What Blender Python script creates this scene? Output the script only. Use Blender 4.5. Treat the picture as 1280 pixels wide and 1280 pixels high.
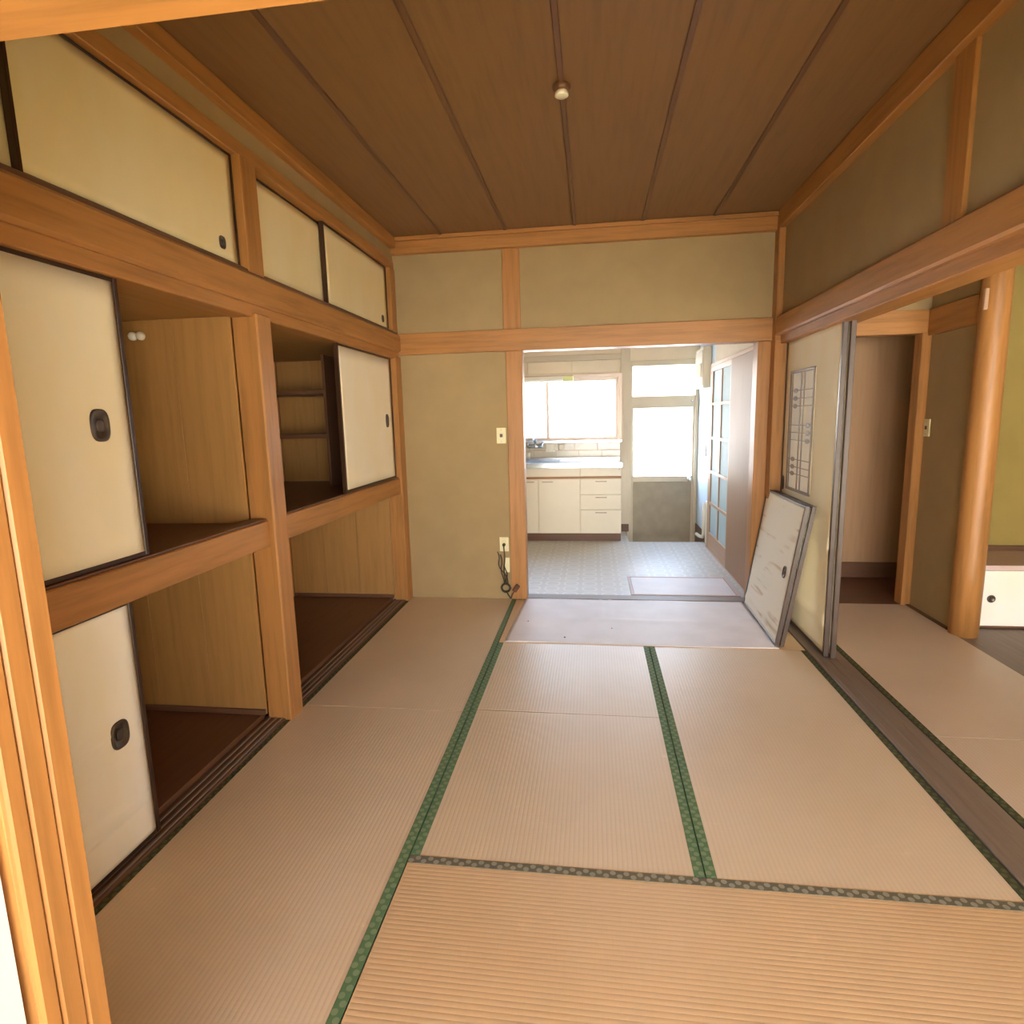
import bpy, bmesh, math, random
from mathutils import Vector, Matrix
random.seed(7)
for o in list(bpy.data.objects): bpy.data.objects.remove(o, do_unlink=True)
S = bpy.context.scene
COL = S.collection
PI = math.pi

# ---------------------------------------------------------------- camera
cam_d = bpy.data.cameras.new('camera'); cam = bpy.data.objects.new('camera', cam_d); COL.objects.link(cam)
yaw, pitch, roll = (math.radians(a) for a in (7.85546514, -8.96934428, -1.39359592))
fw = Vector((-math.sin(yaw)*math.cos(pitch), math.cos(yaw)*math.cos(pitch), math.sin(pitch)))
rt = Vector((math.cos(yaw), math.sin(yaw), 0)); up = rt.cross(fw)
rt2 = math.cos(roll)*rt + math.sin(roll)*up; up2 = -math.sin(roll)*rt + math.cos(roll)*up
cam.matrix_world = Matrix(((rt2.x, up2.x, -fw.x, 1.410222), (rt2.y, up2.y, -fw.y, -4.304398),
                           (rt2.z, up2.z, -fw.z, 1.351028), (0, 0, 0, 1)))
cam_d.sensor_fit = 'HORIZONTAL'; cam_d.sensor_width = 36; cam_d.lens = 739.92/1280*36
cam_d.clip_start = 0.02
S.camera = cam

# ---------------------------------------------------------------- daylight and exposure
w = bpy.data.worlds.new('overcast_sky'); S.world = w; w.use_nodes = True
bg = w.node_tree.nodes['Background']
tc = w.node_tree.nodes.new('ShaderNodeTexCoord'); sx = w.node_tree.nodes.new('ShaderNodeSeparateXYZ'); rp = w.node_tree.nodes.new('ShaderNodeValToRGB')
rp.color_ramp.elements[0].position = 0.0; rp.color_ramp.elements[0].color = (1.0, 0.93, 0.82, 1)        # bright haze at the horizon, clear blue above
rp.color_ramp.elements[1].position = 0.9; rp.color_ramp.elements[1].color = (0.30, 0.50, 0.95, 1)
q = rp.color_ramp.elements.new(0.30); q.color = (0.70, 0.84, 1.0, 1)
w.node_tree.links.new(tc.outputs['Generated'], sx.inputs[0]); w.node_tree.links.new(sx.outputs['Z'], rp.inputs[0]); w.node_tree.links.new(rp.outputs[0], bg.inputs[0])
bg.inputs[1].default_value = 2.6
S.view_settings.view_transform = 'Standard'; S.view_settings.look = 'None'
S.view_settings.gamma = 1; S.view_settings.use_curve_mapping = False
S.view_settings.exposure = 2.85
cy = S.cycles
cy.use_denoising = True
cy.max_bounces = 10; cy.diffuse_bounces = 6; cy.glossy_bounces = 4; cy.transmission_bounces = 6; cy.transparent_max_bounces = 8
cy.sample_clamp_indirect = 8
cy.caustics_reflective = False; cy.caustics_refractive = False
sun_d = bpy.data.lights.new('sun_offscreen', 'SUN'); sun_d.energy = 17; sun_d.angle = 0.009; sun_d.color = (1.0, 0.95, 0.86)  # added sun, out of view; its bounce off the veranda floor lifts the room
sun = bpy.data.objects.new('sun_offscreen', sun_d); COL.objects.link(sun)
sun.rotation_euler = Vector((-0.05, 1.0, -0.85)).to_track_quat('-Z', 'Y').to_euler()
def portal(name, loc, rot, sx, sy):           # guides sampling of the sky through an opening; gives no light of its own
    d = bpy.data.lights.new(name, 'AREA'); d.shape = 'RECTANGLE'; d.size = sx; d.size_y = sy
    o = bpy.data.objects.new(name, d); COL.objects.link(o); o.location = loc; o.rotation_euler = rot
    d.cycles.is_portal = True
portal('sky_portal_kitchen_window', (0.95, 2.86, 1.43), (-PI/2, 0, 0), 1.62, 0.72)
portal('sky_portal_kitchen_door', (2.21, 2.86, 1.28), (-PI/2, 0, 0), 0.72, 1.26)
portal('veranda_opening_offscreen', (2.9, -7.55, 1.0), (PI/2, 0, 0), 4.4, 2.1)  # sampling guide for the added, unseen veranda opening

# ---------------------------------------------------------------- materials
def lin(r, g, b):
    f = lambda c: ((c/255+0.055)/1.055)**2.4 if c > 10 else c/255/12.92
    return (f(r), f(g), f(b), 1)
class NT:
    def __init__(s, name):
        s.m = bpy.data.materials.new(name); s.m.use_nodes = True
        s.t = s.m.node_tree; s.p = s.t.nodes['Principled BSDF']; s.out = s.t.nodes['Material Output']
    def n(s, typ, **kw):
        x = s.t.nodes.new(typ)
        for k, v in kw.items():
            if k.startswith('i_'):
                key = k[2:]
                key = int(key) if key.isdigit() else key.replace('_', ' ')
                x.inputs[key].default_value = v
            else: setattr(x, k, v)
        return x
    def l(s, a, b): s.t.links.new(a, b)
    def coords(s, scale=(1, 1, 1), rnd=True):
        tc = s.n('ShaderNodeTexCoord'); mp = s.n('ShaderNodeMapping'); mp.inputs['Scale'].default_value = scale
        if rnd:
            oi = s.n('ShaderNodeObjectInfo'); ml = s.n('ShaderNodeMath', operation='MULTIPLY'); ml.inputs[1].default_value = 37.0
            va = s.n('ShaderNodeVectorMath', operation='ADD')
            s.l(oi.outputs['Random'], ml.inputs[0]); s.l(tc.outputs['Object'], va.inputs[0]); s.l(ml.outputs[0], va.inputs[1]); s.l(va.outputs[0], mp.inputs[0])
        else: s.l(tc.outputs['Object'], mp.inputs[0])
        return mp.outputs[0]
    def noise(s, vec, scale, detail=4, rough=0.55):
        x = s.n('ShaderNodeTexNoise'); x.inputs['Scale'].default_value = scale; x.inputs['Detail'].default_value = detail; x.inputs['Roughness'].default_value = rough
        s.l(vec, x.inputs['Vector']); return x.outputs['Fac']
    def ramp(s, fac, stops):
        x = s.n('ShaderNodeValToRGB'); e = x.color_ramp.elements
        while len(e) < len(stops): e.new(0.5)
        for el, (p, c) in zip(e, stops): el.position = p; el.color = c
        s.l(fac, x.inputs[0]); return x.outputs[0]
    def mix(s, fac, a, b, blend='MIX'):
        x = s.n('ShaderNodeMix', data_type='RGBA', blend_type=blend)
        for v, k in ((fac, 0), (a, 6), (b, 7)):
            if hasattr(v, 'is_linked'): s.l(v, x.inputs[k])
            else: x.inputs[k].default_value = v
        return x.outputs[2]
    def math(s, op, a, b=0.0, c=0.0):
        x = s.n('ShaderNodeMath', operation=op)
        for k, v in enumerate((a, b, c)):
            if hasattr(v, 'is_linked'): s.l(v, x.inputs[k])
            else: x.inputs[k].default_value = v
        return x.outputs[0]
    def bump(s, h, strength=0.2, dist=0.002):
        x = s.n('ShaderNodeBump'); x.inputs['Strength'].default_value = strength; x.inputs['Distance'].default_value = dist
        s.l(h, x.inputs['Height']); s.l(x.outputs[0], s.p.inputs['Normal'])
    def col(s, c):
        if hasattr(c, 'is_linked'): s.l(c, s.p.inputs['Base Color'])
        else: s.p.inputs['Base Color'].default_value = c
    def fin(s, rough=0.5, spec=0.5, metal=0.0, coat=0.0):
        s.p.inputs['Roughness'].default_value = rough; s.p.inputs['Specular IOR Level'].default_value = spec
        s.p.inputs['Metallic'].default_value = metal; s.p.inputs['Coat Weight'].default_value = coat
        return s.m

def dim(c, k): return (c[0]*k, c[1]*k, c[2]*k, 1)
def wood(name, c, axis='z', rough=0.45, contrast=0.35, spec=0.4):
    t = NT(name); sc = {'x': (0.7, 11, 11), 'y': (11, 0.7, 11), 'z': (11, 11, 0.7)}[axis]
    v = t.coords(sc); f1 = t.noise(v, 3.2, 6, 0.6); f2 = t.noise(t.coords((0.5, 0.5, 0.5)), 3.0, 2)
    fine = t.noise(t.coords(tuple(q*7 for q in sc)), 3.0, 3)
    a = t.ramp(f1, [(0.30, dim(c, 1-contrast)), (0.52, c), (0.75, dim(c, 1+contrast*0.45))])
    a = t.mix(t.math('MULTIPLY', f2, 0.45), a, dim(c, 0.82))
    t.col(t.mix(t.math('MULTIPLY', fine, 0.18), a, dim(c, 0.6)))
    t.bump(fine, 0.12, 0.001)
    return t.fin(rough, spec)
def plain(name, c, rough=0.5, var=0.06, scale=8, spec=0.4, metal=0.0, bump=0.0, bscale=60):
    t = NT(name); v = t.coords()
    t.col(t.ramp(t.noise(v, scale, 3), [(0.3, dim(c, 1-var)), (0.7, dim(c, 1+var))]))
    if bump: t.bump(t.noise(v, bscale, 4), bump, 0.002)
    return t.fin(rough, spec, metal)
WC = lin(180, 126, 70)
M = {}
for ax in 'xyz':
    M['wood_'+ax] = wood('wood_post_'+ax, WC, ax, 0.42)
    M['pale_'+ax] = wood('wood_closet_panel_'+ax, lin(178, 132, 76), ax, 0.5, 0.2)
    M['dark_'+ax] = wood('wood_dark_lacquer_'+ax, lin(62, 40, 26), ax, 0.32, 0.25)
    M['brown_'+ax] = wood('wood_dark_brown_'+ax, lin(112, 78, 56), ax, 0.4, 0.25)
    M['grey_'+ax] = wood('wood_weathered_'+ax, lin(142, 125, 110), ax, 0.5, 0.25)
    M['kit_'+ax] = wood('wood_kitchen_'+ax, lin(198, 162, 132), ax, 0.45, 0.12)
M['veneer'] = wood('wood_hall_veneer', lin(190, 150, 112), 'z', 0.5, 0.15)
for ax in 'yz': M['stile_'+ax] = wood('wood_grey_brown_stile_'+ax, lin(86, 70, 60), ax, 0.35, 0.2)
M['board'] = wood('wood_pantry_board', lin(166, 130, 98), 'z', 0.55, 0.12)
for ax in 'xz': M['bleach_'+ax] = wood('wood_bleached_'+ax, lin(216, 200, 176), ax, 0.55, 0.08)
M['deck'] = wood('wood_bleached_veranda', lin(188, 174, 134), 'x', 0.6, 0.15)  # unseen veranda floor; colour chosen to tint the light it bounces
M['ceil'] = wood('wood_ceiling_plywood', lin(136, 102, 68), 'y', 0.55, 0.18)
M['olive'] = plain('olive_sand_plaster', lin(166, 143, 104), 0.95, 0.05, 5, 0.1, 0, 0.5, 500)
M['oliveg'] = plain('yellow_green_sand_plaster', lin(152, 132, 76), 0.95, 0.05, 5, 0.1, 0, 0.5, 500)
M['white_wall'] = plain('white_plaster', lin(226, 231, 230), 0.9, 0.02, 3, 0.2)
M['kit_wall'] = plain('cream_kitchen_wall', lin(232, 216, 192), 0.8, 0.03, 4, 0.2)
M['blue_wall'] = plain('pale_blue_kitchen_wall', lin(206, 224, 238), 0.7, 0.05, 5, 0.3)
M['cream'] = plain('cream_enamel', lin(238, 228, 206), 0.35, 0.02, 4, 0.5)
M['ivory'] = plain('ivory_plastic', lin(232, 222, 176), 0.4, 0.02, 4, 0.5)
M['white_p'] = plain('white_porcelain', lin(238, 234, 220), 0.25, 0.02, 4, 0.5)
M['steel'] = plain('brushed_steel', lin(205, 212, 220), 0.22, 0.04, 12, 0.5, 1.0)
M['alu'] = plain('aluminium_sash', lin(196, 176, 160), 0.4, 0.03, 6, 0.5, 0.3)
M['bronze'] = plain('bronze_door_panel', lin(160, 146, 124), 0.5, 0.08, 10, 0.4, 0.0)
M['doorframe'] = plain('beige_door_frame', lin(205, 190, 165), 0.45, 0.04, 6, 0.4)
M['black'] = plain('dark_metal_handle', lin(84, 72, 62), 0.4, 0.15, 40, 0.5, 0.4)
M['cable'] = plain('brown_rubber_cable', lin(66, 56, 42), 0.5, 0.1, 40)
M['plug'] = plain('brown_bakelite_plug', lin(96, 60, 44), 0.4, 0.1, 40)
M['pink'] = plain('pinkish_board_edge', lin(205, 180, 172), 0.5, 0.03, 6)
M['tile'] = plain('backsplash_enamel', lin(214, 206, 186), 0.18, 0.06, 14, 0.6)
M['ground'] = plain('pale_concrete_ground', lin(190, 186, 176), 0.9, 0.08, 2, 0.2)
M['yellow'] = plain('yellow_green_plastic', lin(222, 224, 150), 0.4, 0.03, 6)
M['darkbit'] = plain('dark_grit', lin(50, 42, 40), 0.8, 0.1, 60)

def paper(name, c, stain=0.5):
    t = NT(name); v = t.coords()
    big = t.noise(t.coords((1, 2.2, 0.8)), 2.2, 3); fib = t.noise(v, 260, 2)
    a = t.ramp(big, [(0.35, c), (0.7, (c[0]*0.97, c[1]*0.93, c[2]*0.80, 1))])
    t.col(t.mix(t.math('MULTIPLY', fib, 0.10), a, dim(c, 0.85))); t.bump(fib, 0.08, 0.001)
    return t.fin(0.85, 0.15)
M['paper'] = paper('fusuma_cream_paper', lin(244, 234, 210))
M['paper_w'] = paper('fusuma_white_paper', lin(247, 245, 238))
M['paper_y'] = paper('cupboard_yellowed_paper', lin(236, 219, 174))  # yellowed tone, kept darker partly to carry shade in the colour

def stained_paper():
    t = NT('fusuma_water_stained_paper'); c = lin(245, 240, 226)
    v = t.coords((1, 1, 1), False)
    n = t.noise(t.coords((1, 1.1, 15), False), 1.6, 2); m = t.noise(t.coords((1, 2.2, 3.0), False), 1.6, 1)
    f = t.math('MULTIPLY', t.ramp(n, [(0.54, (0, 0, 0, 1)), (0.66, (1, 1, 1, 1))]), t.ramp(m, [(0.44, (0, 0, 0, 1)), (0.56, (1, 1, 1, 1))]))
    t.col(t.mix(t.math('MULTIPLY', f, 0.5), c, lin(176, 140, 96)))
    return t.fin(0.85, 0.15)
M['paper_s'] = stained_paper()

def tatami(name, long_axis, c):
    t = NT(name); tc = t.n('ShaderNodeTexCoord'); sp = t.n('ShaderNodeSeparateXYZ'); t.l(tc.outputs['Object'], sp.inputs[0])
    across = sp.outputs['Y' if long_axis == 'x' else 'X']
    s = t.math('SINE', t.math('MULTIPLY', across, 2*PI/0.0150))
    ridge = t.math('POWER', t.math('ABSOLUTE', t.math('SINE', t.math('MULTIPLY', across, PI/0.0150))), 0.55)
    rush = t.noise(t.coords((260, 14, 14) if long_axis == 'x' else (14, 260, 14)), 1.0, 2)
    fade = t.noise(t.coords((1, 1, 1)), 1.7, 4, 0.6)
    blot = t.noise(t.coords((1, 1, 1)), 9, 4, 0.7)
    a = t.ramp(fade, [(0.3, c), (0.75, (c[0]*1.08, c[1]*1.12, c[2]*1.2, 1))])
    a = t.mix(t.math('MULTIPLY', rush, 0.22), a, dim(c, 0.75))
    a = t.mix(t.math('MULTIPLY', t.math('SUBTRACT', 1.0, ridge), 0.26), a, dim(c, 0.66))
    a = t.mix(t.ramp(blot, [(0.66, (0, 0, 0, 1)), (0.76, (0.35, 0.35, 0.35, 1))]), a, dim(c, 1.3))
    t.col(a)
    h = t.math('ADD', ridge, t.math('MULTIPLY', rush, 0.3))
    t.bump(h, 0.35, 0.0014)
    return t.fin(0.37, 0.5)
TC = lin(228, 206, 174)
M['tat_x'] = tatami('tatami_rush_long_x', 'x', lin(222, 188, 144))
M['tat_y'] = tatami('tatami_rush_long_y', 'y', TC)
M['tat_r'] = tatami('tatami_rush_side_room', 'y', lin(222, 202, 178))
M['straw'] = plain('tatami_straw_core', lin(170, 140, 95), 0.9, 0.1, 30)
def heri(name, axis, c, d):
    t = NT(name); tc = t.n('ShaderNodeTexCoord'); sp = t.n('ShaderNodeSeparateXYZ'); t.l(tc.outputs['Object'], sp.inputs[0])
    al, ac = (sp.outputs['X'], sp.outputs['Y']) if axis == 'x' else (sp.outputs['Y'], sp.outputs['X'])
    def row(off, ctr):
        u = t.math('SUBTRACT', t.math('FRACT', t.math('ADD', t.math('DIVIDE', al, 0.040), off+100)), 0.5)
        u = t.math('MULTIPLY', u, 0.040); v = t.math('SUBTRACT', ac, ctr)
        r = t.math('SQRT', t.math('ADD', t.math('MULTIPLY', u, u), t.math('MULTIPLY', v, v)))
        return t.math('LESS_THAN', r, 0.0085)
    f = t.math('MAXIMUM', row(0, 0.006), row(0.5, -0.006))
    weave = t.noise(t.coords(), 300, 2)
    a = t.mix(t.math('MULTIPLY', f, 0.62), c, d)
    t.col(t.mix(t.math('MULTIPLY', weave, 0.4), a, dim(c, 0.7))); t.bump(weave, 0.15, 0.001)
    return t.fin(0.75, 0.2)
for ax in 'xy':
    M['heri_'+ax] = heri('tatami_border_green_'+ax, ax, lin(100, 132, 94), lin(160, 174, 136))
    M['herif_'+ax] = heri('tatami_border_faded_'+ax, ax, lin(112, 108, 90), lin(196, 192, 172))
M['herid'] = heri('tatami_border_dark_y', 'y', lin(74, 78, 54), lin(116, 118, 80))

def vinyl():
    t = NT('kitchen_vinyl_floor'); tc = t.n('ShaderNodeTexCoord'); sp = t.n('ShaderNodeSeparateXYZ'); t.l(tc.outputs['Object'], sp.inputs[0])
    a = t.math('ABSOLUTE', t.math('SINE', t.math('MULTIPLY', sp.outputs['X'], PI/0.15)))
    b = t.math('ABSOLUTE', t.math('SINE', t.math('MULTIPLY', sp.outputs['Y'], PI/0.15)))
    k = t.math('MULTIPLY', a, b)
    ring = t.math('LESS_THAN', t.math('ABSOLUTE', t.math('SUBTRACT', k, 0.42)), 0.13)
    n = t.noise(t.coords(), 4, 4); g = t.noise(t.coords(), 40, 3)
    base = t.mix(n, lin(200, 196, 186), lin(186, 182, 174))
    base = t.mix(t.math('MULTIPLY', ring, 0.5), base, lin(228, 220, 200))
    t.col(t.mix(t.math('MULTIPLY', g, 0.3), base, lin(168, 150, 126)))
    t.bump(k, 0.1, 0.002)
    return t.fin(0.42, 0.7)
M['vinyl'] = vinyl()
M['sheet'] = plain('lilac_grey_vinyl_sheet', lin(234, 228, 230), 0.5, 0.05, 5, 0.4, 0, 0.12, 90)

def frosted(name, tint, transp):
    t = NT(name); t.t.nodes.remove(t.p)
    tr = t.n('ShaderNodeBsdfTransparent'); tl = t.n('ShaderNodeBsdfTranslucent'); gl = t.n('ShaderNodeBsdfGlossy')
    tr.inputs[0].default_value = tint; tl.inputs[0].default_value = tint; gl.inputs['Roughness'].default_value = 0.15
    mx = t.n('ShaderNodeMixShader'); mx.inputs[0].default_value = 1-transp; t.l(tr.outputs[0], mx.inputs[1]); t.l(tl.outputs[0], mx.inputs[2])
    m2 = t.n('ShaderNodeMixShader'); m2.inputs[0].default_value = 0.05; t.l(mx.outputs[0], m2.inputs[1]); t.l(gl.outputs[0], m2.inputs[2])
    t.l(m2.outputs[0], t.out.inputs[0]); return t.m
M['glass'] = frosted('kitchen_window_glass', (0.98, 0.99, 1, 1), 0.88)
M['frost'] = plain('frosted_lattice_glass', lin(178, 200, 206), 0.6, 0.03, 6, 0.25)

# ---------------------------------------------------------------- mesh helpers
def bm_box(bm, x0, x1, y0, y1, z0, z1, bevel=0.0):
    x0, x1 = sorted((x0, x1)); y0, y1 = sorted((y0, y1)); z0, z1 = sorted((z0, z1))
    r = bmesh.ops.create_cube(bm, size=1.0)
    vs = r['verts']
    for v in vs:
        v.co = Vector((x0+(v.co.x+.5)*(x1-x0), y0+(v.co.y+.5)*(y1-y0), z0+(v.co.z+.5)*(z1-z0)))
    if bevel > 0:
        es = list({e for v in vs for e in v.link_edges})
        bmesh.ops.bevel(bm, geom=es, offset=bevel, segments=1, affect='EDGES')
def link(name, bm, mat, parent=None, smooth=False, origin=None):
    """one mesh object; vertices come in world space. top-level: origin at base centre; child: relative to its parent."""
    bmesh.ops.recalc_face_normals(bm, faces=bm.faces)
    me = bpy.data.meshes.new(name)
    if smooth:
        for f in bm.faces: f.smooth = True
    lo = [min(v.co[i] for v in bm.verts) for i in range(3)]; hi = [max(v.co[i] for v in bm.verts) for i in range(3)]
    c = Vector(((lo[0]+hi[0])/2, (lo[1]+hi[1])/2, lo[2] if parent is None else (lo[2]+hi[2])/2)) if origin is None else Vector(origin)
    bmesh.ops.translate(bm, verts=bm.verts, vec=-c)
    bm.to_mesh(me); bm.free()
    me.materials.append(mat)
    o = bpy.data.objects.new(name, me); COL.objects.link(o)
    if parent is not None:
        o.parent = parent; o.location = c - wloc(parent)
    else: o.location = c
    return o
def wloc(o):
    v = Vector(o.location); p = o.parent
    while p is not None: v += Vector(p.location); p = p.parent
    return v
def box(name, x0, x1, y0, y1, z0, z1, mat, parent=None, bevel=0.0015):
    bm = bmesh.new(); bm_box(bm, x0, x1, y0, y1, z0, z1, bevel)
    return link(name, bm, M[mat] if isinstance(mat, str) else mat, parent)
def boxes(name, lst, mat, parent=None, bevel=0.0):
    bm = bmesh.new()
    for b in lst: bm_box(bm, *b, bevel)
    return link(name, bm, M[mat], parent)
def empty(name, loc, label, cat, group=None):
    o = bpy.data.objects.new(name, None); COL.objects.link(o); o.location = loc; o.empty_display_size = 0.05
    return tag(o, label, cat, group)
def tag(o, label, cat, group=None):
    o['label'] = label; o['category'] = cat
    if group: o['group'] = group
    return o
def struct(o, label=None):
    o['kind'] = 'structure'
    if label: o['label'] = label
    return o
TN = [0]
def trim(x0, x1, y0, y1, z0, z1, mat, label, bevel=0.003):
    TN[0] += 1
    return struct(box('trim_%d' % TN[0], x0, x1, y0, y1, z0, z1, mat, None, bevel), label)
def tube(name, pts, r, mat, parent=None, seg=8, closed=False):
    bm = bmesh.new(); rings = []; pts = [Vector(p) for p in pts]; n = len(pts)
    for i, p in enumerate(pts):
        a = pts[(i-1) % n] if (closed or i > 0) else p; b = pts[(i+1) % n] if (closed or i < n-1) else p
        d = (b-a).normalized(); ref = Vector((0, 0, 1)) if abs(d.z) < 0.9 else Vector((0, 1, 0))
        s = d.cross(ref).normalized(); t = s.cross(d)
        rings.append([bm.verts.new(p + r*(math.cos(2*PI*k/seg)*s + math.sin(2*PI*k/seg)*t)) for k in range(seg)])
    for i in range(n if closed else n-1):
        A, B = rings[i], rings[(i+1) % n]
        for k in range(seg): bm.faces.new((A[k], A[(k+1) % seg], B[(k+1) % seg], B[k]))
    if not closed: bm.faces.new(rings[0]); bm.faces.new(rings[-1])
    return link(name, bm, M[mat], parent, True)
def lathe(bm, c, axis, prof, seg=20, sx=1.0, sy=1.0, sq=2.0):
    """revolve (radius, height) pairs about an axis ('x','-x','y','-y','z','-z') through c; sx, sy stretch the section"""
    U, V, W = {'x': ((0, 1, 0), (0, 0, 1), (1, 0, 0)), '-x': ((0, 1, 0), (0, 0, 1), (-1, 0, 0)), 'y': ((1, 0, 0), (0, 0, 1), (0, 1, 0)),
               '-y': ((1, 0, 0), (0, 0, 1), (0, -1, 0)), 'z': ((1, 0, 0), (0, 1, 0), (0, 0, 1)), '-z': ((1, 0, 0), (0, 1, 0), (0, 0, -1))}[axis]
    U, V, W, c = Vector(U), Vector(V), Vector(W), Vector(c); rings = []
    for r, h in prof:
        if r == 0: rings.append([bm.verts.new(c+W*h)])
        else: rings.append([bm.verts.new(c + (U*r*sx*math.cos(2*PI*k/seg) + V*r*sy*math.sin(2*PI*k/seg))*(abs(math.cos(2*PI*k/seg))**sq+abs(math.sin(2*PI*k/seg))**sq)**(-1/sq) + W*h) for k in range(seg)])
    for A, B in zip(rings, rings[1:]):
        for k in range(seg):
            k2 = (k+1) % seg
            if len(A) == 1 and len(B) == 1: continue
            if len(A) == 1: bm.faces.new((A[0], B[k], B[k2]))
            elif len(B) == 1: bm.faces.new((A[k], A[k2], B[0]))
            else: bm.faces.new((A[k], A[k2], B[k2], B[k]))
def turned(name, c, axis, prof, mat, parent=None, seg=20, sx=1.0, sy=1.0, smooth=True, sq=2.0):
    bm = bmesh.new(); lathe(bm, c, axis, prof, seg, sx, sy, sq)
    return link(name, bm, M[mat], parent, smooth)
def grid_x(name, x, y0, y1, z0, z1, fn, mat, parent, ny=30, nz=80, back=0.012, sgn=1):
    """panel of real thickness facing +x (sgn 1) or -x (sgn -1) whose face is displaced by fn(s, t)"""
    bm = bmesh.new(); g = []
    for j in range(nz+1):
        g.append([bm.verts.new((x+sgn*fn(i/ny, j/nz), y0+(y1-y0)*i/ny, z0+(z1-z0)*j/nz)) for i in range(ny+1)])
    for j in range(nz):
        for i in range(ny): bm.faces.new((g[j][i], g[j][i+1], g[j+1][i+1], g[j+1][i]))
    b = [bm.verts.new((x-sgn*back, y, z)) for y, z in ((y0, z0), (y1, z0), (y1, z1), (y0, z1))]
    bm.faces.new(b[::-1])
    bm.faces.new([g[0][i] for i in range(ny+1)][::-1]+[b[0], b[1]]); bm.faces.new([g[nz][i] for i in range(ny+1)]+[b[2], b[3]])
    bm.faces.new([g[j][0] for j in range(nz+1)]+[b[3], b[0]]); bm.faces.new([g[j][ny] for j in range(nz+1)][::-1]+[b[1], b[2]])
    o = link(name, bm, M[mat], parent)
    for p in o.data.polygons: p.use_smooth = len(p.vertices) == 4
    return o

# ---------------------------------------------------------------- the shell
CEIL = 2.625
struct(box('floor', -0.95, 5.3, -7.5, 0.02, -0.16, -0.056, 'straw', None, 0), 'plain subfloor under the tatami mats')
# back wall with the kitchen opening
struct(boxes('wall_back', [(-0.02, 0.86, 0.0, 0.09, -0.06, CEIL+.05), (0.86, 2.64, 0.0, 0.09, 1.85, CEIL+.05)], 'olive'), 'olive sand plaster wall around the kitchen opening')
trim(0.80, 0.917, -0.014, 0.105, -0.05, 1.824, 'wood_z', 'brown wooden doorpost on the left of the kitchen opening')
trim(0.788, 0.912, -0.012, 0.06, 1.972, 2.515, 'wood_z', 'short brown post above the lintel of the kitchen opening')
trim(2.515, 2.60, -0.014, 0.105, -0.05, 1.824, 'wood_z', 'brown wooden doorpost on the right of the kitchen opening')
trim(2.60, 2.72, -0.10, 0.105, -0.05, 1.824, 'wood_z', 'brown corner post between kitchen opening and side room')
trim(2.60, 2.72, -0.09, 0.105, 1.824, CEIL, 'wood_z', 'upper corner post between back wall and right wall')
trim(0.0, 2.61, -0.026, 0.10, 1.824, 1.974, 'wood_x', 'wide wooden lintel beam across the back wall')
trim(0.0, 2.62, -0.045, 0.02, 2.515, 2.60, 'wood_x', 'ceiling cornice along the back wall')
trim(0.0, 2.62, -0.060, 0.02, 2.60, CEIL, 'wood_x', 'thin upper cornice strip along the back wall', 0.002)
trim(0.80, 2.62, 0.0, 0.11, -0.05, 0.006, 'grey_x', 'worn wooden threshold between tatami room and kitchen', 0.004)
# ceiling boards with lapped joints
ceil = struct(box('ceiling', -0.95, 2.75, -3.70, 0.09, CEIL+0.03, CEIL+0.09, 'ceil', None, 0), 'brown plywood board ceiling')
xs = [-0.09, 0.368, 0.822, 1.295, 1.745, 2.205, 2.66]
for i in range(6):
    bm = bmesh.new(); a, b = xs[i], xs[i+1]
    bm_box(bm, a+0.004, b-0.004, -3.66, 0.0, CEIL+0.002, CEIL+0.028, 0.004)
    o = link('ceiling_board', bm, M['ceil'], ceil)
    bm = bmesh.new(); bm_box(bm, b-0.012, b+0.012, -3.66, 0.0, CEIL-0.006, CEIL+0.012, 0.003)
    if i < 5: link('joint_batten', bm, M['brown_y'], ceil)

# ---------------------------------------------------------------- closet wall (left)
PY0, PY1 = -1.915, -1.800          # the post between the two closet bays
trim(-0.085, 0.030, PY0, PY1, -0.05, 1.81, 'wood_z', 'tall wooden post between the two closet bays', 0.006)
trim(-0.075, 0.018, PY0, PY1, 1.975, 2.42, 'wood_z', 'short wooden post between the upper cupboards')
trim(-0.085, 0.022, -0.11, 0.0, -0.05, 1.81, 'wood_z', 'corner post where closet meets back wall')
trim(-0.075, 0.010, -0.10, 0.0, 1.975, 2.42, 'wood_z', 'upper corner post beside the far cupboard')
trim(-0.085, 0.022, -3.70, -3.56, -0.05, CEIL, 'wood_z', 'corner post at the near end of the closet')
# long beam over the closet: rounded face board above a thinner grooved head rail
trim(-0.03, 0.036, -3.60, -0.02, 1.845, 1.965, 'wood_y', 'long face board of the beam over the closet', 0.012)
trim(-0.085, 0.012, -3.60, -0.02, 1.795, 1.85, 'wood_y', 'grooved head rail over the closet doors', 0.004)
trim(-0.085, 0.012, -3.60, -0.02, 1.955, 1.985, 'brown_y', 'sill rail under the upper cupboard doors', 0.003)
trim(-0.085, 0.010, -3.60, -0.02, 2.418, 2.475, 'wood_y', 'head rail over the upper cupboard doors', 0.003)
struct(box('wall_left', -0.09, -0.004, -3.60, 0.0, 2.47, CEIL+.05, 'olive', None, 0), 'narrow plaster strip above the upper cupboards')
trim(-0.02, 0.040, -3.60, 0.0, 2.555, CEIL, 'wood_y', 'ceiling cornice above the closet wall')
trim(-0.10, 0.0, -3.60, 0.0, -0.05, 0.008, 'brown_y', 'grooved floor sill under the closet', 0.003)
for gx in (-0.075, -0.045, -0.018):
    trim(gx-0.006, gx+0.006, -3.56, -0.11, 0.006, 0.011, 'grey_y', 'raised runner of the closet floor sill', 0.002)
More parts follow.
